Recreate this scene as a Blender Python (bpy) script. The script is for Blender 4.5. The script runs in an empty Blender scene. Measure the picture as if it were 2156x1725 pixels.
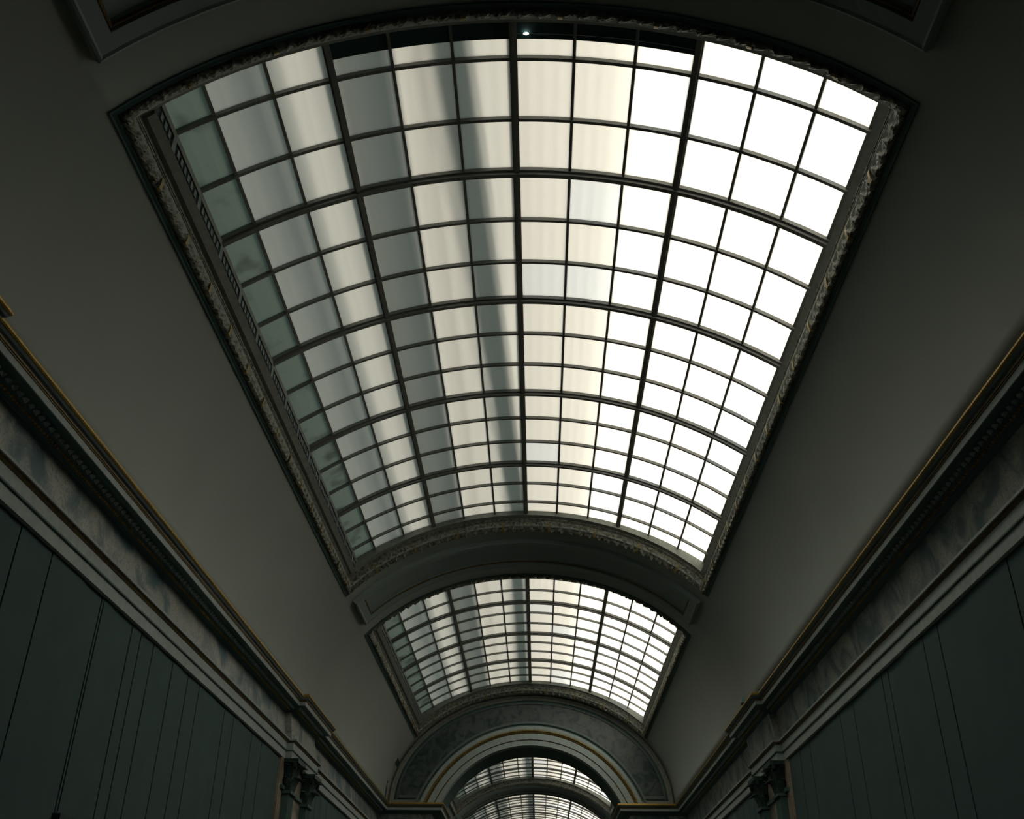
import bpy, math, random
from mathutils import Vector, Matrix
random.seed(7)

# ------------------------------------------------------------------ camera, sky, sun, exposure
scene = bpy.context.scene
col = scene.collection
H0 = 1.6                                     # camera height above the floor; all heights below are measured from the lens
CX = 0.264134
FPX, PITCH, YAW, ROLL = 2100.0, 0.527215, -0.028154, 0.009899
fw = Vector((math.sin(YAW) * math.cos(PITCH), math.cos(YAW) * math.cos(PITCH), math.sin(PITCH)))
rt = fw.cross(Vector((0, 0, 1))).normalized()
up = rt.cross(fw)
c_, s_ = math.cos(ROLL), math.sin(ROLL)
rt, up = c_ * rt + s_ * up, -s_ * rt + c_ * up
cam_data = bpy.data.cameras.new('camera')
cam_data.sensor_fit = 'HORIZONTAL'
cam_data.sensor_width = 36.0
cam_data.lens = FPX / 2156.0 * 36.0
cam_data.clip_end = 400
cam = bpy.data.objects.new('camera', cam_data)
m = Matrix((rt, up, -fw)).transposed().to_4x4()
m.translation = Vector((CX, 0, H0))
cam.matrix_world = m
col.objects.link(cam)
scene.camera = cam

world = bpy.data.worlds.new('sky')
scene.world = world
world.use_nodes = True
bg = world.node_tree.nodes['Background']
bg.inputs['Color'].default_value = (0.80, 1.0, 0.93, 1)
bg.inputs['Strength'].default_value = 0.20

SUN_TILT = math.radians(54)                  # from straight overhead towards the right-hand wall
sun_data = bpy.data.lights.new('sun', 'SUN')
sun_data.energy = 11.5
sun_data.angle = math.radians(11)
sun_data.color = (1.0, 0.90, 0.765)
sun = bpy.data.objects.new('sun', sun_data)
sdir = Vector((math.sin(SUN_TILT), 0.10, math.cos(SUN_TILT))).normalized()
sun.rotation_euler = sdir.to_track_quat('Z', 'Y').to_euler()
sun.location = (30, 20, 40)
col.objects.link(sun)

vs = scene.view_settings
vs.view_transform = 'Standard'
vs.look = 'None'
vs.gamma = 1.0
vs.use_curve_mapping = False
vs.exposure = 0.0

# ------------------------------------------------------------------ materials
def new_mat(name):
    mt = bpy.data.materials.new(name)
    mt.use_nodes = True
    nt = mt.node_tree
    return mt, nt, nt.nodes['Principled BSDF']

def plain(name, color, rough=0.7, metal=0.0, noise=0.0, scale=3.0, color2=None, bump=0.0, bscale=40.0):
    mt, nt, b = new_mat(name)
    b.inputs['Roughness'].default_value = rough
    b.inputs['Metallic'].default_value = metal
    b.inputs['Base Color'].default_value = (*color, 1)
    if 'Specular IOR Level' in b.inputs:
        b.inputs['Specular IOR Level'].default_value = 0.3
    if noise > 0 or color2:
        tc = nt.nodes.new('ShaderNodeTexCoord')
        n = nt.nodes.new('ShaderNodeTexNoise'); n.inputs['Scale'].default_value = scale; n.inputs['Detail'].default_value = 6
        r = nt.nodes.new('ShaderNodeValToRGB')
        c2 = color2 or tuple(c * (1 - noise) for c in color)
        r.color_ramp.elements[0].position = 0.35; r.color_ramp.elements[0].color = (*c2, 1)
        r.color_ramp.elements[1].position = 0.65; r.color_ramp.elements[1].color = (*color, 1)
        nt.links.new(tc.outputs['Object'], n.inputs['Vector'])
        nt.links.new(n.outputs['Fac'], r.inputs['Fac'])
        nt.links.new(r.outputs['Color'], b.inputs['Base Color'])
    if bump > 0:
        tc = nt.nodes.new('ShaderNodeTexCoord')
        n = nt.nodes.new('ShaderNodeTexNoise'); n.inputs['Scale'].default_value = bscale
        bp = nt.nodes.new('ShaderNodeBump'); bp.inputs['Strength'].default_value = bump; bp.inputs['Distance'].default_value = 0.02
        nt.links.new(tc.outputs['Object'], n.inputs['Vector'])
        nt.links.new(n.outputs['Fac'], bp.inputs['Height'])
        nt.links.new(bp.outputs['Normal'], b.inputs['Normal'])
    return mt

def marble(name, base, vein, scale=1.1, rough=0.35):
    mt, nt, b = new_mat(name)
    b.inputs['Roughness'].default_value = rough
    tc = nt.nodes.new('ShaderNodeTexCoord')
    n1 = nt.nodes.new('ShaderNodeTexNoise'); n1.inputs['Scale'].default_value = scale; n1.inputs['Detail'].default_value = 8; n1.inputs['Distortion'].default_value = 1.2
    n2 = nt.nodes.new('ShaderNodeTexNoise'); n2.inputs['Scale'].default_value = scale * 4.0; n2.inputs['Detail'].default_value = 7; n2.inputs['Distortion'].default_value = 2.2
    r1 = nt.nodes.new('ShaderNodeValToRGB')
    r1.color_ramp.elements[0].position = 0.38; r1.color_ramp.elements[0].color = (*vein, 1)
    r1.color_ramp.elements[1].position = 0.56; r1.color_ramp.elements[1].color = (*base, 1)
    r2 = nt.nodes.new('ShaderNodeValToRGB')
    for pos, v in ((0.455, 0.0), (0.495, 1.0), (0.53, 0.0)):
        e = r2.color_ramp.elements.new(pos); e.color = (v, v, v, 1)
    r2.color_ramp.elements[0].color = (0, 0, 0, 1); r2.color_ramp.elements[-1].color = (0, 0, 0, 1)
    mx = nt.nodes.new('ShaderNodeMix'); mx.data_type = 'RGBA'
    mul = nt.nodes.new('ShaderNodeMath'); mul.operation = 'MULTIPLY'; mul.inputs[1].default_value = 0.75
    nt.links.new(tc.outputs['Object'], n1.inputs['Vector']); nt.links.new(tc.outputs['Object'], n2.inputs['Vector'])
    nt.links.new(n1.outputs['Fac'], r1.inputs['Fac']); nt.links.new(n2.outputs['Fac'], r2.inputs['Fac'])
    nt.links.new(r2.outputs['Color'], mul.inputs[0]); nt.links.new(mul.outputs[0], mx.inputs['Factor'])
    nt.links.new(r1.outputs['Color'], mx.inputs['A'])
    mx.inputs['B'].default_value = (*vein, 1)
    nt.links.new(mx.outputs['Result'], b.inputs['Base Color'])
    return mt

def frosted(name, tint, stain=0.0):
    """Frosted glass: daylight scattered through it, a little scattered back into the room."""
    mt = bpy.data.materials.new(name); mt.use_nodes = True
    nt = mt.node_tree; nt.nodes.clear()
    out = nt.nodes.new('ShaderNodeOutputMaterial')
    tr = nt.nodes.new('ShaderNodeBsdfTranslucent'); df = nt.nodes.new('ShaderNodeBsdfDiffuse')
    mix = nt.nodes.new('ShaderNodeMixShader'); mix.inputs['Fac'].default_value = 0.25
    tr.inputs['Color'].default_value = (*tint, 1)
    df.inputs['Color'].default_value = (0.55, 0.55, 0.52, 1)
    if stain > 0:
        tc = nt.nodes.new('ShaderNodeTexCoord')
        n = nt.nodes.new('ShaderNodeTexNoise'); n.inputs['Scale'].default_value = 2.3; n.inputs['Detail'].default_value = 5
        r = nt.nodes.new('ShaderNodeValToRGB')
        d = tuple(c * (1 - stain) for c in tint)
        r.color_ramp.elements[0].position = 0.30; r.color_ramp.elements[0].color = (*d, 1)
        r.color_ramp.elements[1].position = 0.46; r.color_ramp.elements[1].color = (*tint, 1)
        oi = nt.nodes.new('ShaderNodeObjectInfo')
        ad = nt.nodes.new('ShaderNodeVectorMath'); ad.operation = 'ADD'
        sc_ = nt.nodes.new('ShaderNodeMath'); sc_.operation = 'MULTIPLY'; sc_.inputs[1].default_value = 37.0
        nt.links.new(oi.outputs['Random'], sc_.inputs[0])
        nt.links.new(tc.outputs['Object'], ad.inputs[0]); nt.links.new(sc_.outputs[0], ad.inputs[1])
        nt.links.new(ad.outputs[0], n.inputs['Vector'])
        nt.links.new(n.outputs['Fac'], r.inputs['Fac'])
        nt.links.new(r.outputs['Color'], tr.inputs['Color'])
    nt.links.new(tr.outputs[0], mix.inputs[1]); nt.links.new(df.outputs[0], mix.inputs[2])
    nt.links.new(mix.outputs[0], out.inputs['Surface'])
    return mt

def glow(name, color, strength):
    mt, nt, b = new_mat(name)
    b.inputs['Emission Color'].default_value = (*color, 1)
    b.inputs['Emission Strength'].default_value = strength
    return mt

M = {}
M['plaster'] = plain('vault plaster', (0.365, 0.41, 0.385), 0.85, noise=0.06, scale=0.5)
M['plaster_rib'] = plain('rib plaster', (0.31, 0.38, 0.37), 0.85)
M['recess'] = plain('recessed panel plaster', (0.29, 0.36, 0.35), 0.85)
M['stone'] = plain('pale limestone', (0.42, 0.49, 0.48), 0.7, noise=0.15, scale=9.0)
M['frieze'] = marble('grey green frieze marble', (0.42, 0.43, 0.39), (0.07, 0.14, 0.16), 1.3)
M['arch_marble'] = marble('dark green arch marble', (0.10, 0.125, 0.12), (0.03, 0.055, 0.06), 3.0)
M['bay_marble'] = marble('warm bay marble', (0.52, 0.43, 0.33), (0.25, 0.23, 0.19), 1.0)
M['gilt'] = plain('old gilding', (0.50, 0.34, 0.09), 0.45, metal=0.55, noise=0.3, scale=14)
M['gilt_tie'] = plain('worn gilding', (0.40, 0.31, 0.12), 0.5, metal=0.3, noise=0.5, scale=20)
M['gilt_dark'] = plain('dull gilding', (0.20, 0.15, 0.06), 0.5, metal=0.3, noise=0.3, scale=14)
M['bed'] = plain('dark green moulding', (0.08, 0.15, 0.14), 0.6)
M['cyma'] = plain('blue grey moulding', (0.17, 0.21, 0.21), 0.6, noise=0.2, scale=20)
M['fabric'] = plain('grey green wall cloth', (0.085, 0.14, 0.14), 0.95, noise=0.08, scale=2.0)
M['seam'] = plain('dark wall backing', (0.02, 0.045, 0.043), 0.95)
M['leaf'] = plain('dark bronze green leaf moulding', (0.33, 0.34, 0.28), 0.5, noise=0.7, scale=15, bump=1.0, bscale=22)
M['band'] = plain('brown grey frame band', (0.28, 0.30, 0.27), 0.7, noise=0.2, scale=8)
M['bar'] = plain('brown iron glazing bar', (0.23, 0.235, 0.225), 0.55)
M['grille'] = plain('dark vent metal', (0.05, 0.07, 0.07), 0.6)
M['fin'] = plain('grey vent fin', (0.22, 0.26, 0.26), 0.6)
M['blind'] = plain('black blind', (0.02, 0.06, 0.06), 0.8)
M['steel'] = plain('bright steel', (0.6, 0.6, 0.6), 0.25, metal=1.0)
M['floor'] = plain('oak floor', (0.13, 0.115, 0.09), 0.5, noise=0.25, scale=2)
M['dark'] = plain('dark bronze', (0.045, 0.085, 0.075), 0.5, noise=0.4, scale=18)
M['glass'] = frosted('frosted pane', (0.93, 0.94, 0.92))
M['glass_cool'] = frosted('frosted pane, cool batch', (0.905, 0.935, 0.955))
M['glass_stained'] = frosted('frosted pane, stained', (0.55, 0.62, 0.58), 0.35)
M['roofsteel'] = plain('roof steelwork', (0.25, 0.25, 0.24), 0.7)
M['canvas'] = plain('dark canvas', (0.05, 0.05, 0.045), 0.6, noise=0.5, scale=3)
M['sign'] = plain('pale green plastic', (0.30, 0.50, 0.46), 0.4)

# ------------------------------------------------------------------ helpers
class MB:
    def __init__(self):
        self.v = []; self.f = []
    def add(self, vs_, fs_):
        o = len(self.v); self.v += [tuple(p) for p in vs_]; self.f += [tuple(i + o for i in f) for f in fs_]
    def box(self, x0, x1, y0, y1, z0, z1):
        self.add([(x0, y0, z0), (x1, y0, z0), (x1, y1, z0), (x0, y1, z0), (x0, y0, z1), (x1, y0, z1), (x1, y1, z1), (x0, y1, z1)],
                 [(0, 3, 2, 1), (4, 5, 6, 7), (0, 1, 5, 4), (1, 2, 6, 5), (2, 3, 7, 6), (3, 0, 4, 7)])
    def grid(self, rows, close_u=False, close_v=False):
        """rows: list of equally long point lists."""
        n, k = len(rows), len(rows[0]); o = len(self.v)
        for r in rows: self.v += [tuple(p) for p in r]
        for i in range(n if close_u else n - 1):
            for j in range(k if close_v else k - 1):
                a, b = i, (i + 1) % n; c, d = j, (j + 1) % k
                self.f.append((o + a * k + c, o + b * k + c, o + b * k + d, o + a * k + d))
    def cap(self, pts):
        o = len(self.v); self.v += [tuple(p) for p in pts]; self.f.append(tuple(range(o, o + len(pts))))
    def mesh(self, name):
        me = bpy.data.meshes.new(name)
        me.from_pydata(self.v, [], self.f); me.validate(); me.update()
        return me
    def build(self, name, mat, parent=None, smooth=False, lift=True):
        me = self.mesh(name)
        o = bpy.data.objects.new(name, me); col.objects.link(o)
        me.materials.append(M[mat])
        if smooth:
            for p in me.polygons: p.use_smooth = True
        if parent is not None:
            o.parent = parent
        elif lift:
            o.location.z = H0
        return o

def recalc(o):
    import bmesh
    bm = bmesh.new(); bm.from_mesh(o.data)
    bmesh.ops.recalc_face_normals(bm, faces=bm.faces)
    bm.to_mesh(o.data); bm.free()
    return o

def tag(o, label=None, cat=None, group=None, kind=None):
    if label: o['label'] = label
    if cat: o['category'] = cat
    if group: o['group'] = group
    if kind: o['kind'] = kind
    return o

def empty(name, loc=(0, 0, H0)):
    o = bpy.data.objects.new(name, None); o.location = loc
    o.empty_display_size = 0.2
    col.objects.link(o); return o

def linked(name, me, parent, loc=(0, 0, 0), rot=(0, 0, 0)):
    o = bpy.data.objects.new(name, me); o.parent = parent; o.location = loc; o.rotation_euler = rot
    col.objects.link(o); return o

# vault: half ellipse
VA, VB, VZ = 5.2, 3.96, 5.79
def vp(t, y, n=0.0):
    nx, nz = math.sin(t) / VA, math.cos(t) / VB
    l = math.hypot(nx, nz)
    return (VA * math.sin(t) - n * nx / l, y, VZ + VB * math.cos(t) - n * nz / l)
def tx(x): return math.asin(x / VA)
DT = 4.455                                        # metres of arc per radian near the skylight edge
T_LIP = tx(3.965)

# bays: (start of glass, main ribs, end of glass)
S = 3.01
SKY = [
    dict(y0=7.93, ribs=[10.529 + k * S for k in range(4)], y1=22.16),
    dict(y0=26.01, ribs=[28.614 + k * S for k in range(3)], y1=37.52),
    dict(y0=42.64, ribs=[54.27 - S * (3 - k) for k in range(4)], y1=56.87),
    dict(y0=60.70, ribs=[63.30 + k * S for k in range(4)], y1=74.93),
]
Y_BACK, Y_END, Y_END2, Y_FAR = -4.0, 38.5, 40.7, 77.0

# ------------------------------------------------------------------ vault shells
def shell(name, ya, yb, skies, panels, label):
    ob = 0.20
    to = T_LIP + ob / DT
    ts = [-math.pi / 2 + i * (math.pi / 2 - to) / 12 for i in range(12)]
    ts += [-to + i * 2 * to / 24 for i in range(25)] + [to + (i + 1) * (math.pi / 2 - to) / 12 for i in range(12)]
    cuts = [(s['y0'] - ob, s['y1'] + ob) for s in skies]
    ys = sorted(set([ya, yb] + [c for cu in cuts for c in cu] + [p for pp in panels for p in pp]))
    mb = MB()
    W_ = len(ts)
    for y in ys:
        mb.v += [vp(t, y, -0.06) for t in ts]
    for i in range(len(ys) - 1):
        ym = (ys[i] + ys[i + 1]) / 2
        hole = any(a < ym < b for a, b in cuts)
        for j in range(W_ - 1):
            tm = (ts[j] + ts[j + 1]) / 2
            if hole and abs(tm) < to: continue
            mb.f.append((i * W_ + j, i * W_ + j + 1, (i + 1) * W_ + j + 1, (i + 1) * W_ + j))
    o = mb.build(name, 'plaster', smooth=True)
    recalc(o)
    # outward shell thickness
    md = o.modifiers.new('thickness', 'SOLIDIFY'); md.thickness = 0.12; md.offset = 0.0
    tag(o, label, 'ceiling', kind='structure')
    return o

def ring_loop(t1, ya, yb, n, nt_=36):
    """closed rectangle on the vault, half-angle t1, from ya to yb, pushed n into the room"""
    pts = [vp(-t1 + 2 * t1 * i / nt_, ya, n) for i in range(nt_ + 1)]
    pts += [vp(t1 - 2 * t1 * i / nt_, yb, n) for i in range(nt_ + 1)]
    return pts

PANELS = [(5.2, 6.85), (23.15, 24.80)]
vault = shell('ceiling', Y_BACK, Y_END + 0.1, SKY[:2], PANELS, 'warm grey plaster barrel vault of the nearer gallery')
vault2 = shell('ceiling', Y_END2 - 0.1, Y_FAR, SKY[2:], [], 'plaster barrel vault of the room seen through the arch')

T_PAN = tx(4.2)
def rib_panel(ya, yb, parent):
    def loops(prof, name, mat, fill=False):
        mb = MB()
        rows = [ring_loop(T_PAN - d / DT, ya + d, yb - d, n) for d, n in prof]
        mb.grid(rows, close_v=True)
        if fill:
            d, n = prof[-1]
            t1 = T_PAN - d / DT
            mb.grid([[vp(-t1 + 2 * t1 * i / 36, ya + d, n) for i in range(37)], [vp(-t1 + 2 * t1 * i / 36, yb - d, n) for i in range(37)]])
        return recalc(mb.build(name, mat, parent))
    loops([(-0.01, 0.0), (0.0, 0.10), (0.03, 0.115), (0.06, 0.10), (0.24, 0.10), (0.25, 0.05)], 'panel_border', 'plaster_rib')
    loops([(0.25, 0.055), (0.262, 0.075), (0.285, 0.075), (0.30, 0.045)], 'panel_bead', 'gilt_dark')
    loops([(0.30, 0.05), (0.31, 0.012), (0.34, 0.012)], 'panel_field', 'recess', True)
for a, b in PANELS:
    rib_panel(a, b, vault)
rib_panel(57.9, 59.6, vault2)

# ------------------------------------------------------------------ skylights
GR, GZ = 7.19, 2.81                               # arc of the glazing bars
CA = math.radians(5.977)                          # one pane across
def gp(phi, y, r): return (r * math.sin(phi), y, GZ + r * math.cos(phi))

def arc_bar(y, half, r0, r1, name, mat, parent, steps=36, p0=-6.03 * CA, p1=6.03 * CA):
    mb = MB(); rows = []
    for i in range(steps + 1):
        ph = p0 + (p1 - p0) * i / steps
        rows.append([gp(ph, y - half, r0), gp(ph, y + half, r0), gp(ph, y + half, r1), gp(ph, y - half, r1)])
    mb.grid(rows, close_v=True)
    mb.cap(rows[0]); mb.cap(rows[-1])
    return mb.build(name, mat, parent)

def long_bar(phi, half, r0, r1, ya, yb, name, mat, parent, groove=False):
    mb = MB()
    prof = [(-half, r0), (half, r0), (half, r1), (-half, r1)]
    if groove:
        prof = [(-half, r0 + 0.02), (-half * 0.55, r0 + 0.02), (-half * 0.55, r0), (half * 0.55, r0), (half * 0.55, r0 + 0.02), (half, r0 + 0.02), (half, r1), (-half, r1)]
    def pt(a, r, y):
        x, z = a, r
        return (x * math.cos(phi) + z * math.sin(phi), y, GZ - x * math.sin(phi) + z * math.cos(phi))
    rows = [[pt(a, r, y) for a, r in prof] for y in (ya, yb)]
    mb.grid(rows, close_v=True); mb.cap(rows[0]); mb.cap(rows[1])
    return mb.build(name, mat, parent)

def pane_mesh(length, name, half_extra=0.0):
    r = GR + 0.055; th = 0.012; n = 4
    mb = MB(); rows = []
    for i in range(n + 1):
        a = -CA / 2 + CA * i / n
        x0, z0 = r * math.sin(a), r * math.cos(a) - r
        x1, z1 = (r + th) * math.sin(a), (r + th) * math.cos(a) - r
        rows.append([(x0, -length / 2, z0), (x0, length / 2, z0), (x1, length / 2, z1), (x1, -length / 2, z1)])
    mb.grid(rows, close_v=True); mb.cap(rows[0]); mb.cap(rows[-1])
    return mb.mesh(name)

leaf_period = 0.21
def leaf_moulding(parent, y0, y1, detail):
    """half-round moulding wrapped in overlapping leaves, mitred round the opening"""
    step = 0.035 if detail else 0.09
    # section: (d outwards from the lip, n into the room, weight of leaf relief)
    sec = [(0.155, -0.12, 0), (0.16, -0.10, .3), (0.175, -0.065, .7), (0.20, -0.025, 1), (0.235, 0.015, 1), (0.275, 0.05, 1), (0.315, 0.075, 1), (0.345, 0.065, .8), (0.365, 0.02, .4), (0.37, -0.03, 0)]
    mb = MB(); rows = []
    for k, (d, n, w) in enumerate(sec):
        t1 = T_LIP + d / DT
        ya, yb = y0 - d, y1 + d
        la = 2 * T_LIP * 5.0
        na = max(24, int(la / step)); nl = max(24, int((y1 - y0) / step))
        pts = []
        def rel(s):
            if w == 0 or not detail: return 0.0
            off = abs(k - 4.5) * 0.022
            q = ((s + off) / leaf_period) % 1.0
            lobes = 0.35 * math.cos(2 * math.pi * (k * 0.5 + q * 2))
            return w * (0.052 * (1 - q) ** 1.5 - 0.024 + 0.022 * lobes)
        for i in range(na):
            u = i / na; pts.append(vp(-t1 + 2 * t1 * u, ya, n + rel(u * la)))
        for i in range(nl):
            u = i / nl; pts.append(vp(t1, ya + (yb - ya) * u, n + rel(u * (y1 - y0))))
        for i in range(na):
            u = i / na; pts.append(vp(t1 - 2 * t1 * u, yb, n + rel(u * la)))
        for i in range(nl):
            u = i / nl; pts.append(vp(-t1, yb - (yb - ya) * u, n + rel((1 - u) * (y1 - y0))))
        rows.append(pts)
    mb.grid(rows, close_v=True)
    return recalc(mb.build('leaf_moulding', 'leaf', parent))

def tie_mesh():
    mb = MB(); rows = []
    sec = [(0.172, -0.07), (0.197, -0.01), (0.235, 0.036), (0.275, 0.072), (0.315, 0.096), (0.345, 0.088)]
    for y in (-0.03, 0.03):
        rows.append([(d, y, -n) for d, n in sec])
    mb.grid(rows)
    rows2 = [[(d * 1.0, y * 0.8, -n + 0.02) for d, n in sec] for y in (-0.03, 0.03)]
    mb.grid(rows2)
    for k in range(len(sec) - 1):
        for a in (0, 1):
            mb.cap([rows[a][k], rows[a][k + 1], rows2[a][k + 1], rows2[a][k]])
    me = mb.mesh('ribbon_tie'); me.materials.append(M['gilt_tie']); return me
TIE = tie_mesh()

def skylight(idx, s, label, detail=True):
    y0, y1, ribs = s['y0'], s['y1'], s['ribs']
    root = empty('window_%d' % idx)
    tag(root, label, 'skylight', kind='structure')
    # ---- frame: plain inner band with reveal, fillets, leaf moulding
    def loops(prof, name, mat):
        mb = MB()
        mb.grid([ring_loop(T_LIP + d / DT, y0 - d, y1 + d, n) for d, n in prof], close_v=True)
        return recalc(mb.build(name, mat, root))
    loops([(0.30, -0.55), (0.05, -0.55), (0.0, -0.42), (0.0, -0.20), (0.105, -0.175), (0.105, -0.22), (0.22, -0.20), (0.22, -0.03), (0.30, -0.03), (0.30, -0.55)], 'frame_band', 'band')
    loops([(0.105, -0.19), (0.105, -0.15), (0.118, -0.145), (0.122, -0.16), (0.128, -0.16), (0.132, -0.13), (0.145, -0.125), (0.15, -0.14), (0.156, -0.15), (0.156, -0.19)], 'frame_fillet', 'leaf')
    lm = leaf_moulding(root, y0, y1, detail)
    loops([(0.365, -0.06), (0.37, 0.02), (0.39, 0.035), (0.42, 0.02), (0.445, 0.02), (0.45, -0.03)], 'frame_outer_fillet', 'bed')
    if detail:
        # gilt ribbon ties round the leaf moulding
        ny = int(round((y1 - y0) / 1.0033))
        for side in (-1, 1):
            for k in range(ny):
                y = y0 + 0.75 + k * (y1 - y0 - 1.2) / (ny - 1)
                base = vp(side * T_LIP, y)
                t = side * (T_LIP + 0.14 / DT)
                o = linked('ribbon_tie', TIE, lm, loc=(base[0], y, base[2]))
                # local x = outwards along the vault, local -z = into the room
                e = 1e-3
                p0 = Vector(vp(side * (T_LIP + 0.2 / DT), y)); p1 = Vector(vp(side * (T_LIP + 0.2 / DT + e), y))
                ex = (p1 - p0).normalized()
                ny_ = Vector((0, 1, 0)) * (1 if side > 0 else -1)
                ez = ex.cross(ny_).normalized()
                mt = Matrix((ex, ny_, ez)).transposed().to_4x4(); mt.translation = Vector(base)
                o.matrix_local = mt
        for ya, sg in ((y0, -1), (y1, 1)):
            for k in range(8):
                t = -T_LIP + 2 * T_LIP * (k + 0.5) / 8
                base = vp(t, ya)
                ex = Vector((0, sg, 0))
                nn = Vector(vp(t, ya, -1.0)) - Vector(base); nn.normalize()
                ey = nn.cross(ex)
                mt = Matrix((ex, ey, nn)).transposed().to_4x4(); mt.translation = Vector(base)
                o = linked('ribbon_tie', TIE, lm); o.matrix_local = mt
    # ---- rows of panes
    rows = [y0]
    a = ribs[0] - 2 * S / 3
    while a < y1 - 0.3:
        rows.append(a); a += S / 3
    rows.append(y1)
    rs = [round(r, 3) for r in ribs]
    # bars
    for y in rows[1:-1]:
        main = any(abs(y - r) < 0.02 for r in ribs)
        if main:
            o = arc_bar(y, 0.035, GR - 0.045, GR + 0.085, 'arched_rib', 'bar', root)
            mb = MB(); st = 36
            rws = []
            for i in range(st + 1):
                ph = -6.03 * CA + 12.06 * CA * i / st
                rws.append([gp(ph, y - 0.075, GR + 0.0), gp(ph, y + 0.075, GR + 0.0), gp(ph, y + 0.075, GR + 0.08), gp(ph, y - 0.075, GR + 0.08)])
            mb.grid(rws, close_v=True)
            mb.build('rib_flange', 'bar', o)
        else:
            arc_bar(y, 0.024, GR + 0.0, GR + 0.076, 'cross_bar', 'bar', root)
    for k in range(-6, 7):
        ph = k * CA
        if k in (-6, 6):
            long_bar(ph, 0.10, GR + 0.035, GR + 0.085, y0 - 0.02, y1 + 0.02, 'edge_bar', 'bar', root)
        elif k % 3 == 0:
            long_bar(ph, 0.048, GR - 0.03, GR + 0.09, y0 - 0.02, y1 + 0.02, 'main_bar', 'bar', root, True)
        else:
            long_bar(ph, 0.019, GR + 0.005, GR + 0.074, y0 - 0.02, y1 + 0.02, 'glazing_bar', 'bar', root)
    # panes
    meshes = {}
    rnd = random.Random(idx * 11)
    for r in range(len(rows) - 1):
        ya, yb = rows[r], rows[r + 1]
        for k in range(12):
            y0_ = ya
            if idx == 1 and r == 0 and 3 <= k <= 8:
                y0_ = ya + 0.30
            L = yb - y0_
            ph = (k - 5.5) * CA
            u = rnd.random()
            mk = 'glass'
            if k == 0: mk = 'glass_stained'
            elif k >= 6 and u < 0.16: mk = 'glass_cool'
            key = (round(L, 2), mk)
            if key not in meshes:
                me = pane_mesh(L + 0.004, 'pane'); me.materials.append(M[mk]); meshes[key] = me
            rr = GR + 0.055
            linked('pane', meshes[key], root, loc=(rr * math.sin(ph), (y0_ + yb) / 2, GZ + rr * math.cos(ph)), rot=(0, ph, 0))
    # ---- vented curb along the far-from-sun side
    mb = MB()
    prof = [(-4.16, 8.43), (-4.09, 8.43), (-4.0, 8.51), (-4.03, 8.51), (-4.03, 8.70), (-4.0, 8.70), (-4.0, 8.79), (-4.16, 8.83)]
    rws = [[(x, y, z) for x, z in prof] for y in (y0, y1)]
    mb.grid(rws, close_v=True); mb.cap(rws[0]); mb.cap(rws[1])
    recalc(mb.build('vent_curb', 'band', root))
    mb = MB()
    for r in range(len(rows) - 1):
        ya, yb = rows[r] + 0.10, rows[r + 1] - 0.10
        n = max(1, int((yb - ya) / 0.13))
        for i in range(n):
            yc = ya + (i + 0.5) * (yb - ya) / n
            mb.box(-4.035, -4.004, yc - 0.035, yc + 0.035, 8.56, 8.66)
        mb.box(-4.035, -4.0, rows[r + 1] - 0.05, rows[r + 1] + 0.05, 8.505, 8.705)
    tag(mb.build('vent_fins', 'fin', root), kind='stuff')
    mb = MB(); mb.box(-4.05, -4.026, y0, y1, 8.50, 8.71)
    mb.build('vent_backing', 'grille', root)
    return root

W1 = skylight(1, SKY[0], 'largest arched skylight of frosted panes in an iron grid with leaf frame')
W2 = skylight(2, SKY[1], 'second arched skylight between the panelled rib and the marble arch')
W3 = skylight(3, SKY[2], 'shallow strip of arched skylight seen just under the dark arch soffit', False)
W4 = skylight(4, SKY[3], 'lowest arched skylight of the far room, cut by the picture edge', False)

# black blind over the first row of the middle panes, with its steel rail and a made-up sun glint
for g, (k0, k1) in enumerate(((3, 6), (6, 9))):
    mb = MB(); rws = []
    for i in range(13):
        ph = (k0 - 6 + (k1 - k0) * i / 12) * CA
        rws.append([gp(ph, 7.90, GR + 0.03), gp(ph, 8.235, GR + 0.03), gp(ph, 8.235, GR + 0.07), gp(ph, 7.90, GR + 0.07)])
    mb.grid(rws, close_v=True); mb.cap(rws[0]); mb.cap(rws[-1])
    mb.build('blind', 'blind', W1)
mb = MB(); rws = []
for i in range(13):
    ph = (0.05 + 2.9 * i / 12) * CA
    rws.append([gp(ph, 8.150 + 0.005 * math.cos(a), GR + 0.02 + 0.005 * math.sin(a)) for a in [j * math.pi / 3 for j in range(6)]])
mb.grid(rws, close_v=True); mb.cap(rws[0]); mb.cap(rws[-1])
mb.build('blind_rail', 'steel', W1)
M['sun_glint'] = glow('glowing glint bead', (1, 0.97, 0.9), 6.0)  # emissive bead in place of a glint of sun, not a lamp
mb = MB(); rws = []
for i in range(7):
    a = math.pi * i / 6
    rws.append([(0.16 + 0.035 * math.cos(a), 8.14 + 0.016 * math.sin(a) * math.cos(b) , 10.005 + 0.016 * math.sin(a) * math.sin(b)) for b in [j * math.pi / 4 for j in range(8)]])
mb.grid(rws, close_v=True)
sun_glint = mb.build('sun_glint', 'sun_glint', W1)
sun_glint['label'] = 'tiny glowing bead added as a sun glint in front of the black blind'

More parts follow.
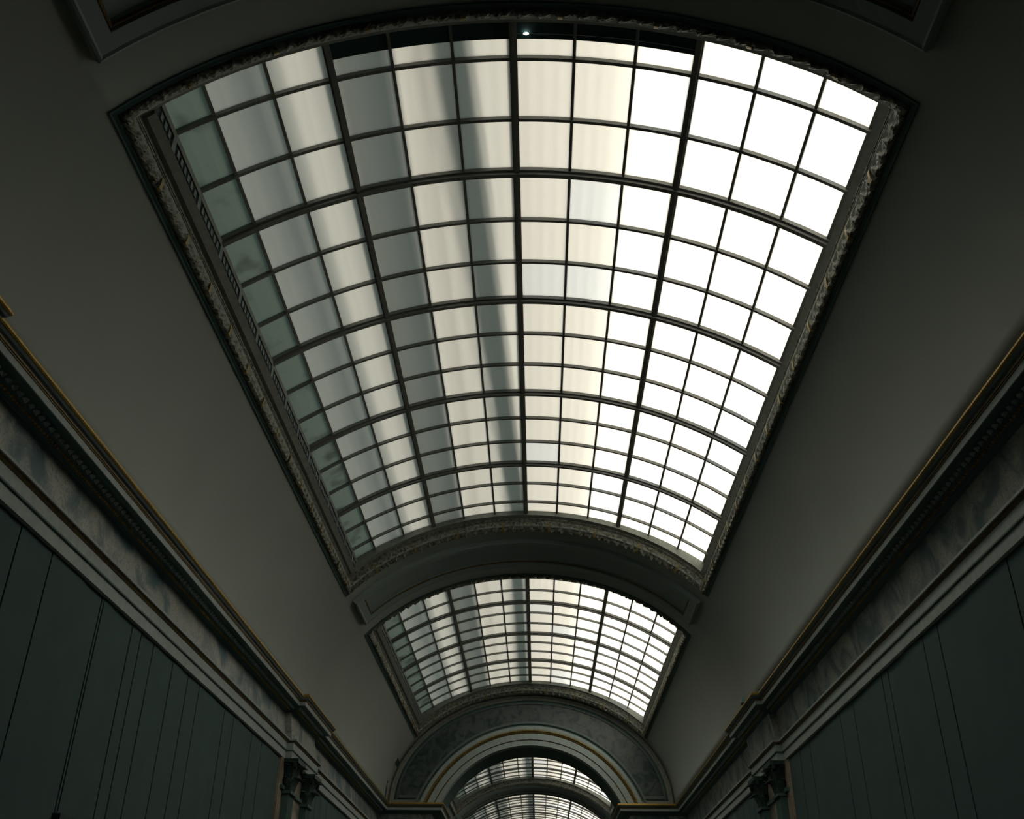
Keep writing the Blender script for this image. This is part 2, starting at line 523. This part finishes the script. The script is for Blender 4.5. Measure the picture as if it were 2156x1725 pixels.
# ------------------------------------------------------------------ roof steelwork above the glass (throws the soft bands) and added sun blockers
def shade_beam(ya, xa, yb, xb, z, w, h, label):
    mb = MB(); rws = []
    for y, x in ((ya, xa), (yb, xb)):
        rws.append([(x - w / 2, y, z), (x + w / 2, y, z), (x + w / 2, y, z + 0.05), (x + 0.03, y, z + 0.06), (x + 0.03, y, z + h - 0.06), (x + w / 2, y, z + h - 0.05), (x + w / 2, y, z + h), (x - w / 2, y, z + h), (x - w / 2, y, z + h - 0.05), (x - 0.03, y, z + h - 0.06), (x - 0.03, y, z + 0.06), (x - w / 2, y, z + 0.05)])
    mb.grid(rws, close_v=True); mb.cap(rws[0]); mb.cap(rws[1])
    return tag(mb.build('shade_beam', 'roofsteel'), label, 'roof beam', kind='structure')
shade_beam(3, -1.27, 80, -1.40, 10.16, 0.24, 0.22, 'steel roof beam above the glass, shading the pane column beside the first main bar')
shade_beam(5.0, -0.24, 23.6, 0.44, 10.42, 0.20, 0.18, 'skewed steel roof beam above the largest skylight, shading panes beside its centre bar')
shade_beam(24.6, 0.30, 80, 0.40, 10.42, 0.18, 0.16, 'steel roof beam above the farther skylights, shading panes beside their centre bar')
shade_beam(5.0, -2.30, 80, -2.30, 9.92, 0.06, 0.15, 'unseen steel board added close over the glass to shade the two pane columns above the vent curb')  # added out of view only to darken the outer pane columns
slats = empty('sun_veil_slats', (0, 0, H0))  # invented slats, hidden by the frosted glass, that dim the sun on the middle panes
tag(slats, 'row of unseen slim steel slats added above the glass to veil the sun on the middle panes', 'roof beam', kind='structure')
for k in range(15):
    x = 0.30 + 0.20 * k
    w = 0.044 - 0.0010 * k
    mb = MB(); mb.box(x - w, x + w, 3, 80, 11.2, 11.208); mb.build('veil_slat', 'roofsteel', slats)

# ------------------------------------------------------------------ entablature along both walls and round the end
SC = 1.079
def xc(z):
    if z <= 4.5: return 0.163
    if z >= 5.05: return 0.07
    return 0.163 + (0.07 - 0.163) * (z - 4.5) / 0.55
def ex(side, u, z):
    return CX - SC * (5.464 - xc(z) - u) if side < 0 else CX + SC * (4.936 + xc(z) - u)
RA, RB, RU = 23.15, 25.95, 0.13                   # break-forward over the paired pilasters
RA0, RB0 = 2.6, 8.05                              # nearer break-forward, only its far corner is in view
JX = 3.60                                         # jamb face of the arch
def path(side, u, z, stop=None):
    q = SC * u
    ov = 0.55 * q
    on = 1.2 * q if side > 0 else ov
    p = [(ex(side, u, z), Y_BACK)]
    for a, b in ((RA0, RB0 - 0.35), (RA, RB)):
        p += [(ex(side, u, z), a - on), (ex(side, u + RU, z), a - on), (ex(side, u + RU, z), b + ov), (ex(side, u, z), b + ov)]
    p += [(ex(side, u, z), Y_END - q), (side * (JX - q), Y_END - q), (side * (JX - q), Y_END2 + q)]
    return [(x, y, SC * z) for x, y in p]
def run(side, prof, name, mat, parent):
    mb = MB(); rows = [path(side, u, z) for u, z in prof]
    mb.grid(rows)
    o = recalc(mb.build(name, mat, parent))
    return o
LOW = [
    ('architrave', 'stone', [(-0.10, 4.11), (0.06, 4.11), (0.06, 4.262)]),
    ('architrave_bead', 'bed', [(0.06, 4.262), (0.085, 4.266), (0.085, 4.285), (0.075, 4.287)]),
    ('architrave', 'stone', [(0.075, 4.285), (0.075, 4.425)]),
    ('architrave_cap', 'gilt_dark', [(0.075, 4.425), (0.085, 4.43), (0.10, 4.455), (0.12, 4.465)]),
    ('architrave_cap', 'stone', [(0.12, 4.465), (0.135, 4.468), (0.135, 4.50), (-0.02, 4.51)]),
    ('frieze', 'frieze', [(0.02, 4.48), (0.02, 5.075)]),
    ('bed_moulding', 'bed', [(0.02, 5.06), (0.045, 5.065), (0.05, 5.085), (0.07, 5.088), (0.08, 5.10), (0.095, 5.10), (0.115, 5.112), (0.15, 5.12), (0.20, 5.150), (0.27, 5.165), (0.355, 5.165)]),
    ('corona', 'stone', [(0.345, 5.172), (0.345, 5.158), (0.36, 5.158), (0.362, 5.235)]),
    ('gilt_fillet', 'gilt_dark', [(0.362, 5.235), (0.372, 5.237), (0.374, 5.25), (0.385, 5.252), (0.388, 5.272)]),
    ('cyma', 'cyma', [(0.388, 5.270), (0.393, 5.276), (0.418, 5.286), (0.432, 5.305), (0.436, 5.315)]),
    ('gilt_crown', 'gilt', [(0.436, 5.313), (0.448, 5.315), (0.458, 5.328), (0.458, 5.345), (0.44, 5.352), (0.43, 5.385), (-0.15, 5.385)]),
]
trims = {}
for side, nm, lab in ((-1, 'trim_1', 'long marble and gilt cornice on the better lit wall'), (1, 'trim_2', 'long marble and gilt cornice on the darker wall')):
    root = empty(nm); tag(root, lab, 'cornice', kind='structure'); trims[side] = root
    for name, mat, prof in LOW:
        run(side, prof, name, mat, root)
    # rows of eggs and beads under the corona
    for name, mat, u, z, sp, rad, ecc in (('egg_row', 'stone', 0.215, 5.142, 0.135, 0.040, 1.35), ('bead_row', 'gilt', 0.132, 5.106, 0.075, 0.024, 1.0)):
        mb = MB()
        y = -1.0
        while y < Y_END - 0.4:
            du = 0.0
            if RA0 < y < RB0 - 0.2 or RA < y < RB: du = RU
            x = ex(side, u + du, z); zz = SC * z
            o = len(mb.v); nseg = 6
            mb.v.append((x, y, zz - rad * ecc))
            for j in range(nseg):
                a = 2 * math.pi * j / nseg
                mb.v.append((x + rad * math.cos(a), y + rad * 1.15 * math.sin(a), zz))
            mb.v.append((x, y, zz + rad))
            for j in range(nseg):
                k2 = (j + 1) % nseg
                mb.f.append((o, o + 1 + k2, o + 1 + j)); mb.f.append((o + nseg + 1, o + 1 + j, o + 1 + k2))
            y += sp
        tag(mb.build(name, mat, root), kind='stuff')

# ------------------------------------------------------------------ side walls in cloth strips
FLOOR = -H0
def cloth_wall(side, name, seams, label):
    xw = ex(side, 0.0, 4.2)
    mb = MB()
    mb.box(min(xw + side * 0.02, xw + side * 0.4), max(xw + side * 0.02, xw + side * 0.4), Y_BACK, Y_FAR, FLOOR, SC * 4.40)
    mb.box(min(xw + side * 0.16, xw + side * 0.4), max(xw + side * 0.16, xw + side * 0.4), Y_BACK, Y_FAR, SC * 4.40, SC * 5.34)
    o = mb.build(name, 'seam')
    tag(o, label, 'wall', kind='structure')
    ys = sorted(seams)
    for a, b, g in zip(ys[:-1], ys[1:], range(999)):
        t = 0.016 + 0.006 * ((g * 7) % 3)
        mb = MB()
        x0, x1 = xw + side * 0.025, xw - side * (t - 0.016)
        mb.box(min(x0, x1), max(x0, x1), a + 0.010, b - 0.010, FLOOR, SC * 4.13)
        mb.build('cloth_strip', 'fabric', o)
    return o
seamL = [Y_BACK, -2.2, -0.6, 1.0, 2.6, 4.2, 5.8, 7.4, 8.6, 9.35, 10.1, 10.9, 11.85, 12.46, 12.52, 12.85, 13.6, 13.95, 14.01, 14.5, 15.4, 15.9, 16.2, 16.8, 17.8, 18.4, 19.0, 19.7, 20.4, 21.2, 22.3, 22.85]
seamL2 = [26.35, 27.1, 27.8, 28.6, 29.5, 30.3, 31.2, 32.4, 33.2, 34.3, 35.2, 36.2, 37.2, 38.45]
seamR = [Y_BACK, -2.0, 0.0, 2.0, 4.0, 6.0, 7.6, 9.2, 11.1, 12.3, 13.5, 14.08, 14.9, 15.74, 16.05, 16.8, 17.76, 18.6, 19.8, 20.98, 21.84, 22.75, 22.95]
wl = cloth_wall(-1, 'wall_left', seamL, 'cloth covered wall under the brighter marble cornice')
wr = cloth_wall(1, 'wall_right', seamR, 'dark cloth covered wall under the shadowed marble cornice')
for side, w in ((-1, wl), (1, wr)):
    xw = ex(side, 0.0, 4.2)
    for a, b in zip(seamL2[:-1], seamL2[1:]):
        mb = MB(); x0, x1 = xw + side * 0.025, xw
        mb.box(min(x0, x1), max(x0, x1), a + 0.01, b - 0.01, FLOOR, SC * 4.13)
        mb.build('cloth_strip', 'fabric', w)
    # brass edge strips, marble bay and necking rail between the paired pilasters
    mb = MB(); mb.box(min(xw - side * 0.05, xw + side * 0.02), max(xw - side * 0.05, xw + side * 0.02), 22.86, 22.93, FLOOR, SC * 4.12)
    mb.build('edge_strip', 'bay_marble', w)
    mb = MB(); mb.box(min(xw - side * 0.05, xw + side * 0.02), max(xw - side * 0.05, xw + side * 0.02), 26.20, 26.27, FLOOR, SC * 4.12)
    mb.build('edge_strip', 'bay_marble', w)
    mb = MB(); mb.box(min(xw - side * 0.06, xw + side * 0.02), max(xw - side * 0.06, xw + side * 0.02), 22.95, 26.18, 3.86, SC * 4.12)
    mb.build('bay_slab', 'bay_marble', w)
    mb = MB(); mb.box(min(xw - side * 0.06, xw + side * 0.02), max(xw - side * 0.06, xw + side * 0.02), 22.95, 26.18, FLOOR, 3.78)
    mb.build('bay_slab', 'bay_marble', w)
    mb = MB(); mb.box(min(xw - side * 0.12, xw + side * 0.02), max(xw - side * 0.12, xw + side * 0.02), 22.95, 26.18, 3.78, 3.86)
    mb.build('necking_rail', 'bed', w)

# ------------------------------------------------------------------ pilasters with leafy capitals
def leaf_mesh():
    mb = MB(); rows = []
    n = 8
    for i in range(n + 1):
        u = i / n
        z = 0.30 * u if u < 0.8 else 0.24 + 0.04 * math.sin((u - 0.8) / 0.2 * 1.8)
        out = 0.02 + 0.10 * u ** 2 + (0.05 * (u - 0.8) / 0.2 if u > 0.8 else 0)
        wd = 0.075 * math.sin(math.pi * (0.15 + 0.8 * u)) * (1 + 0.18 * math.cos(u * 22)) + 0.01
        if u > 0.8: z -= 0.06 * (u - 0.8) / 0.2
        rows.append([(-wd, out * 0.6, z), (-wd * 0.5, out * 0.95, z), (0, out * 1.05, z + 0.004), (wd * 0.5, out * 0.95, z), (wd, out * 0.6, z),
                     (wd * 0.5, out * 0.95 - 0.014, z), (0, out * 1.05 - 0.014, z), (-wd * 0.5, out * 0.95 - 0.014, z)])
    mb.grid(rows, close_v=True); mb.cap(rows[0]); mb.cap(rows[-1])
    me = mb.mesh('leaf'); me.materials.append(M['dark']); return me
LEAF = leaf_mesh()

def pilaster(side, yc, label):
    xw = ex(side, 0.0, 4.2) - side * 0.055
    root = empty('pilaster', (xw, yc, 0.0))
    # local frame: +X into the room
    root.rotation_euler = (0, 0, math.pi if side > 0 else 0)
    tag(root, label, 'pilaster', group='paired pilasters under the cornice break', kind='structure')
    zt = H0 + SC * 4.11
    zb = zt - 0.66
    mb = MB()                                       # fluted shaft
    pts = []
    w, d = 0.25, 0.16
    pts.append((0, -w)); pts.append((d, -w))
    nf = 5
    for k in range(nf):
        a = -w + 0.03 + k * (2 * w - 0.06) / nf; b = a + (2 * w - 0.06) / nf
        pts += [(d, a + 0.012), (d - 0.022, a + 0.03), (d - 0.022, b - 0.03), (d, b - 0.012)]
    pts += [(d, w), (0, w)]
    rows = [[(x, y, z) for x, y in pts] for z in (0.35, zb - 0.06)]
    mb.grid(rows, close_v=True); mb.cap(rows[0]); mb.cap(rows[1])
    recalc(mb.build('shaft', 'bed', root))
    mb = MB()
    for zz, e in ((0.0, 0.08), (0.14, 0.05), (0.22, 0.03)):
        mb.box(0, d + e, -w - e, w + e, zz, zz + (0.14 if zz == 0 else 0.08 if zz < 0.2 else 0.13))
    mb.build('base', 'bed', root)
    mb = MB(); mb.box(0, d + 0.05, -w - 0.05, w + 0.05, zb - 0.06, zb); mb.build('astragal', 'bed', root)
    mb = MB(); rows = []
    for z, e in ((zb, 0.0), (zb + 0.25, 0.01), (zb + 0.45, 0.05), (zb + 0.56, 0.12)):
        rows.append([(0, -w - e, z), (d + e, -w - e, z), (d + e, w + e, z), (0, w + e, z)])
    mb.grid(rows, close_v=True); mb.cap(rows[0]); mb.cap(rows[-1])
    cap = recalc(mb.build('capital', 'dark', root))
    mb = MB(); mb.box(0, d + 0.17, -w - 0.16, w + 0.16, zb + 0.57, zt)
    mb.build('abacus', 'dark', cap)
    for row, (z0, n, sc) in enumerate(((zb, 4, 1.15), (zb + 0.20, 3, 1.4))):
        for k in range(n):
            y = -w + (k + 0.5) * 2 * w / n
            o = linked('leaf', LEAF, cap, loc=(d - 0.01, y, z0), rot=(0, 0, -math.pi / 2)); o.scale = (sc, sc * 1.2, sc)
        for sgn in (-1, 1):
            o = linked('leaf', LEAF, cap, loc=(d * 0.5, sgn * (w - 0.01), z0), rot=(0, 0, 0 if sgn > 0 else math.pi)); o.scale = (sc, sc * 1.2, sc)
    for sgn in (-1, 1):                             # corner scrolls
        mb = MB(); rws = []
        for i in range(15):
            a = i / 14 * 3.2 * math.pi; r = 0.075 * (1 - i / 18)
            cy, cz = sgn * (w + 0.10), zb + 0.50
            rws.append([(d + 0.10 + dx, cy + sgn * r * math.cos(a), cz + r * math.sin(a) + dz) for dx, dz in ((-0.03, -0.012), (0.03, -0.012), (0.03, 0.012), (-0.03, 0.012))])
        mb.grid(rws, close_v=True)
        mb.build('scroll', 'dark', cap)
    return root
pilaster(-1, 23.45, 'nearer pilaster with dark leafy capital under the better lit cornice')
pilaster(-1, 25.35, 'farther pilaster with dark leafy capital under the better lit cornice')
pilaster(1, 23.45, 'nearer pilaster with dark leafy capital under the shadowed cornice')
pilaster(1, 25.35, 'farther pilaster with dark leafy capital under the shadowed cornice')

# ------------------------------------------------------------------ end wall with marble arch
AZ, AR = 4.22, 3.68
ZS = SC * 5.36
A1 = math.acos((ZS - AZ) / AR)                     # half angle of the arch above the impost
mb = MB()
NA = 48
def arch_pt(k, R, y): 
    a = -A1 + 2 * A1 * k / NA
    return (R * math.sin(a), y, AZ + R * math.cos(a))
def out_pt(k, y, inset=0.0):
    """vault line in the direction of the arch sample"""
    t0 = math.acos(min(1, (ZS - VZ) / VB)) if ZS > VZ else math.pi / 2
    t = -t0 + 2 * t0 * k / NA
    p = vp(t, y, inset)
    return p
inner_f = [arch_pt(k, AR, Y_END) for k in range(NA + 1)]; inner_b = [arch_pt(k, AR, Y_END2) for k in range(NA + 1)]
outer_f = [out_pt(k, Y_END, -0.1) for k in range(NA + 1)]; outer_b = [out_pt(k, Y_END2, -0.1) for k in range(NA + 1)]
mb.grid([outer_f, inner_f, inner_b, outer_b])
for s in (-1, 1):
    mb.box(min(s * JX, s * 6.2), max(s * JX, s * 6.2), Y_END, Y_END2, FLOOR, ZS)
    mb.add([(s * 3.3, Y_END, ZS), (s * 6.2, Y_END, ZS), (s * 6.2, Y_END, ZS + 0.05), (s * 3.3, Y_END, ZS + 0.05)], [(0, 1, 2, 3)])
wend = mb.build('wall_back', 'bed')
tag(wend, 'end wall with a round marble arch opening to the next room', 'wall', kind='structure')
def arch_ring(prof, name, mat, extra=0.0):
    """prof: (radius, projection towards the camera)"""
    mb = MB()
    rows = []
    for R, pj in prof:
        aa = math.acos(min(1.0, (ZS - AZ) / R))
        rows.append([(R * math.sin(-aa + 2 * aa * k / 64), Y_END - pj, AZ + R * math.cos(-aa + 2 * aa * k / 64)) for k in range(65)])
    mb.grid(rows)
    return recalc(mb.build(name, mat, wend))
arch_ring([(AR - 0.012, -0.3), (AR - 0.012, 0.10), (3.84, 0.10)], 'archivolt_band', 'stone')
arch_ring([(3.84, 0.10), (3.85, 0.07), (3.87, 0.07), (3.875, 0.12)], 'archivolt_groove', 'gilt_dark')
arch_ring([(3.875, 0.12), (4.09, 0.12)], 'archivolt_band', 'stone')
arch_ring([(4.09, 0.12), (4.10, 0.09), (4.13, 0.13), (4.16, 0.09)], 'bead_band', 'gilt_dark')
arch_ring([(4.16, 0.10), (4.18, 0.12), (4.185, 0.165), (4.215, 0.165), (4.23, 0.14)], 'gilt_band', 'gilt_tie')
arch_ring([(4.23, 0.14), (4.27, 0.15), (4.36, 0.15)], 'archivolt_band', 'stone')
arch_ring([(4.36, 0.15), (4.37, 0.06), (4.43, 0.06), (4.44, 0.11)], 'archivolt_groove', 'bed')
arch_ring([(4.44, 0.11), (4.46, 0.13), (4.53, 0.13), (4.55, 0.02)], 'archivolt_edge', 'cyma')
# beads on the arch
mb = MB()
na = 120; R = 4.125
aa = math.acos((ZS - AZ) / R)
for i in range(na):
    a = -aa + 2 * aa * (i + 0.5) / na
    c = Vector((R * math.sin(a), Y_END - 0.125, AZ + R * math.cos(a))); r = 0.026
    o = len(mb.v)
    mb.v += [tuple(c + Vector(d) * r) for d in ((0, -1, 0), (1, 0, 0), (0, 0, 1), (-1, 0, 0), (0, 0, -1), (0, 1, 0))]
    for j in range(4):
        k2 = (j + 1) % 4
        mb.f.append((o, o + 1 + j, o + 1 + k2)); mb.f.append((o + 5, o + 1 + k2, o + 1 + j))
tag(mb.build('bead_row', 'gilt', wend), kind='stuff')
# marble field between the archivolt and the vault
ZB = 6.12
def ell_pts(a, b, pj, n=64, zmin=ZB):
    t0 = math.acos(max(-1, min(1, (zmin - VZ) / b)))
    return [(a * math.sin(-t0 + 2 * t0 * k / n), Y_END - pj, VZ + b * math.cos(-t0 + 2 * t0 * k / n)) for k in range(n + 1)]
def circ_pts(R, pj, n=64, zmin=ZB):
    t0 = math.acos((zmin - AZ) / R)
    return [(R * math.sin(-t0 + 2 * t0 * k / n), Y_END - pj, AZ + R * math.cos(-t0 + 2 * t0 * k / n)) for k in range(n + 1)]
mb = MB(); mb.grid([circ_pts(4.54, 0.03), ell_pts(4.87, 3.62, 0.03)])
recalc(mb.build('marble_field', 'arch_marble', wend))
def ell_band(prof, name, mat):
    mb = MB(); rows = []
    for ins, pj in prof:
        rows.append(ell_pts(VA - ins, VB - ins, pj, 64, ZS))
    mb.grid(rows); return recalc(mb.build(name, mat, wend))
ell_band([(0.345, 0.02), (0.34, 0.08), (0.29, 0.08), (0.285, 0.03)], 'field_border', 'cyma')
ell_band([(0.285, 0.03), (0.22, 0.03), (0.21, 0.09)], 'border_groove', 'bed')
ell_band([(0.21, 0.09), (0.12, 0.10), (0.11, 0.14), (0.07, 0.15), (0.02, 0.12), (-0.05, 0.05)], 'outer_border', 'band')
for s in (-1, 1):                                   # foot of the marble field
    mb = MB()
    x0, x1 = sorted((s * 4.06, s * 4.88))
    mb.box(x0, x1, Y_END - 0.08, Y_END, ZB - 0.10, ZB); mb.build('field_border', 'cyma', wend)
    mb = MB(); x0, x1 = sorted((s * 4.0, s * 5.15)); mb.box(x0, x1, Y_END - 0.03, Y_END, ZB - 0.17, ZB - 0.10); mb.build('border_groove', 'bed', wend)
    mb = MB(); x0, x1 = sorted((s * 3.9, s * 5.2)); mb.box(x0, x1, Y_END - 0.09, Y_END, ZS - 0.02, ZB - 0.17); mb.build('plinth_band', 'band', wend)

# closing walls and floor
mb = MB(); mb.box(-6.2, 6.6, Y_BACK - 0.3, Y_BACK, FLOOR, 10.6)
tag(mb.build('wall_front', 'seam'), 'plain dark wall behind the viewer closing the gallery', 'wall', kind='structure')
mb = MB(); mb.box(-6.2, 6.6, Y_FAR, Y_FAR + 0.3, FLOOR, 10.6)
tag(mb.build('wall_far', 'bed'), 'far end wall of the second room beyond the arch', 'wall', kind='structure')
mb = MB(); mb.box(-6.2, 6.6, Y_BACK - 0.3, Y_FAR + 0.3, FLOOR - 0.3, FLOOR)
tag(mb.build('floor', 'floor'), 'dark oak gallery floor below the picture edge', 'floor', kind='structure')
for s in (-1, 1):                                   # ledge between vault foot and wall top in the second room
    mb = MB(); x0, x1 = sorted((s * 5.0, s * 6.1)); mb.box(x0, x1, Y_END2, Y_FAR, SC * 5.1, SC * 5.34)
    tag(mb.build('trim_%d' % (3 if s < 0 else 4), 'stone'), 'plain ledge under the second vault on the %s wall' % ('brighter' if s < 0 else 'darker'), 'cornice', kind='structure')

# ------------------------------------------------------------------ small things
# framed picture whose top corner just enters the view
mb = MB()
xw = ex(-1, 0.0, 4.2)
pf = empty('picture_frame', (xw, 13.6, H0))
tag(pf, 'dark framed painting hung on the cloth wall, only its top corner visible', 'painting')
Yp0, Yp1, Zp = -1.18, 1.2, 1.755
for (a, b, c, d) in ((Yp0, Yp1, Zp - 0.12, Zp), (Yp0, Yp1, Zp - 1.7, Zp - 1.58), (Yp0, Yp0 + 0.12, Zp - 1.58, Zp - 0.12), (Yp1 - 0.12, Yp1, Zp - 1.58, Zp - 0.12)):
    mb = MB(); mb.box(0.0, 0.10, a, b, c, d); mb.build('frame_rail', 'dark', pf)
mb = MB(); mb.box(0.0, 0.05, Yp0 + 0.11, Yp1 - 0.11, Zp - 1.59, Zp - 0.11); mb.build('canvas', 'canvas', pf)

# small fittings near the arch and on the cornice break
mb = MB(); rws = []
for y in (37.62, 37.74):
    rws.append([(-4.84, y, 7.29), (-4.75, y, 7.12), (-4.84, y, 6.95), (-4.93, y, 7.12)])
mb.grid(rws, close_v=True); mb.cap(rws[0]); mb.cap(rws[1])
loz = recalc(mb.build('loudspeaker', 'dark')); 
tag(loz, 'small dark lozenge shaped box fixed to the vault beside the marble arch', 'speaker')
mb = MB(); rws = []
for t in (0, 1):
    rws.append([(-5.10 + 0.05 * t + 0.022 * math.cos(a), 37.0 + 0.022 * math.sin(a), SC * 5.385 + 0.55 * t) for a in [j * math.pi / 4 for j in range(8)]])
mb.grid(rws, close_v=True); mb.cap(rws[0]); mb.cap(rws[1])
rod = recalc(mb.build('lamp_tube', 'dark'))
tag(rod, 'short dark upright tube standing on the cornice at the foot of the marble arch', 'tube')
sg = empty('cornice_sensor', (5.06, 23.7, H0 + SC * 5.385))
tag(sg, 'tiny pale box standing on the cornice break of the darker wall', 'sensor')
mb = MB(); mb.box(-0.05, 0.05, -0.06, 0.06, 0.0, 0.03); mb.build('foot', 'dark', sg)
mb = MB(); mb.box(-0.04, 0.04, -0.05, 0.05, 0.03, 0.17); mb.build('housing', 'sign', sg)
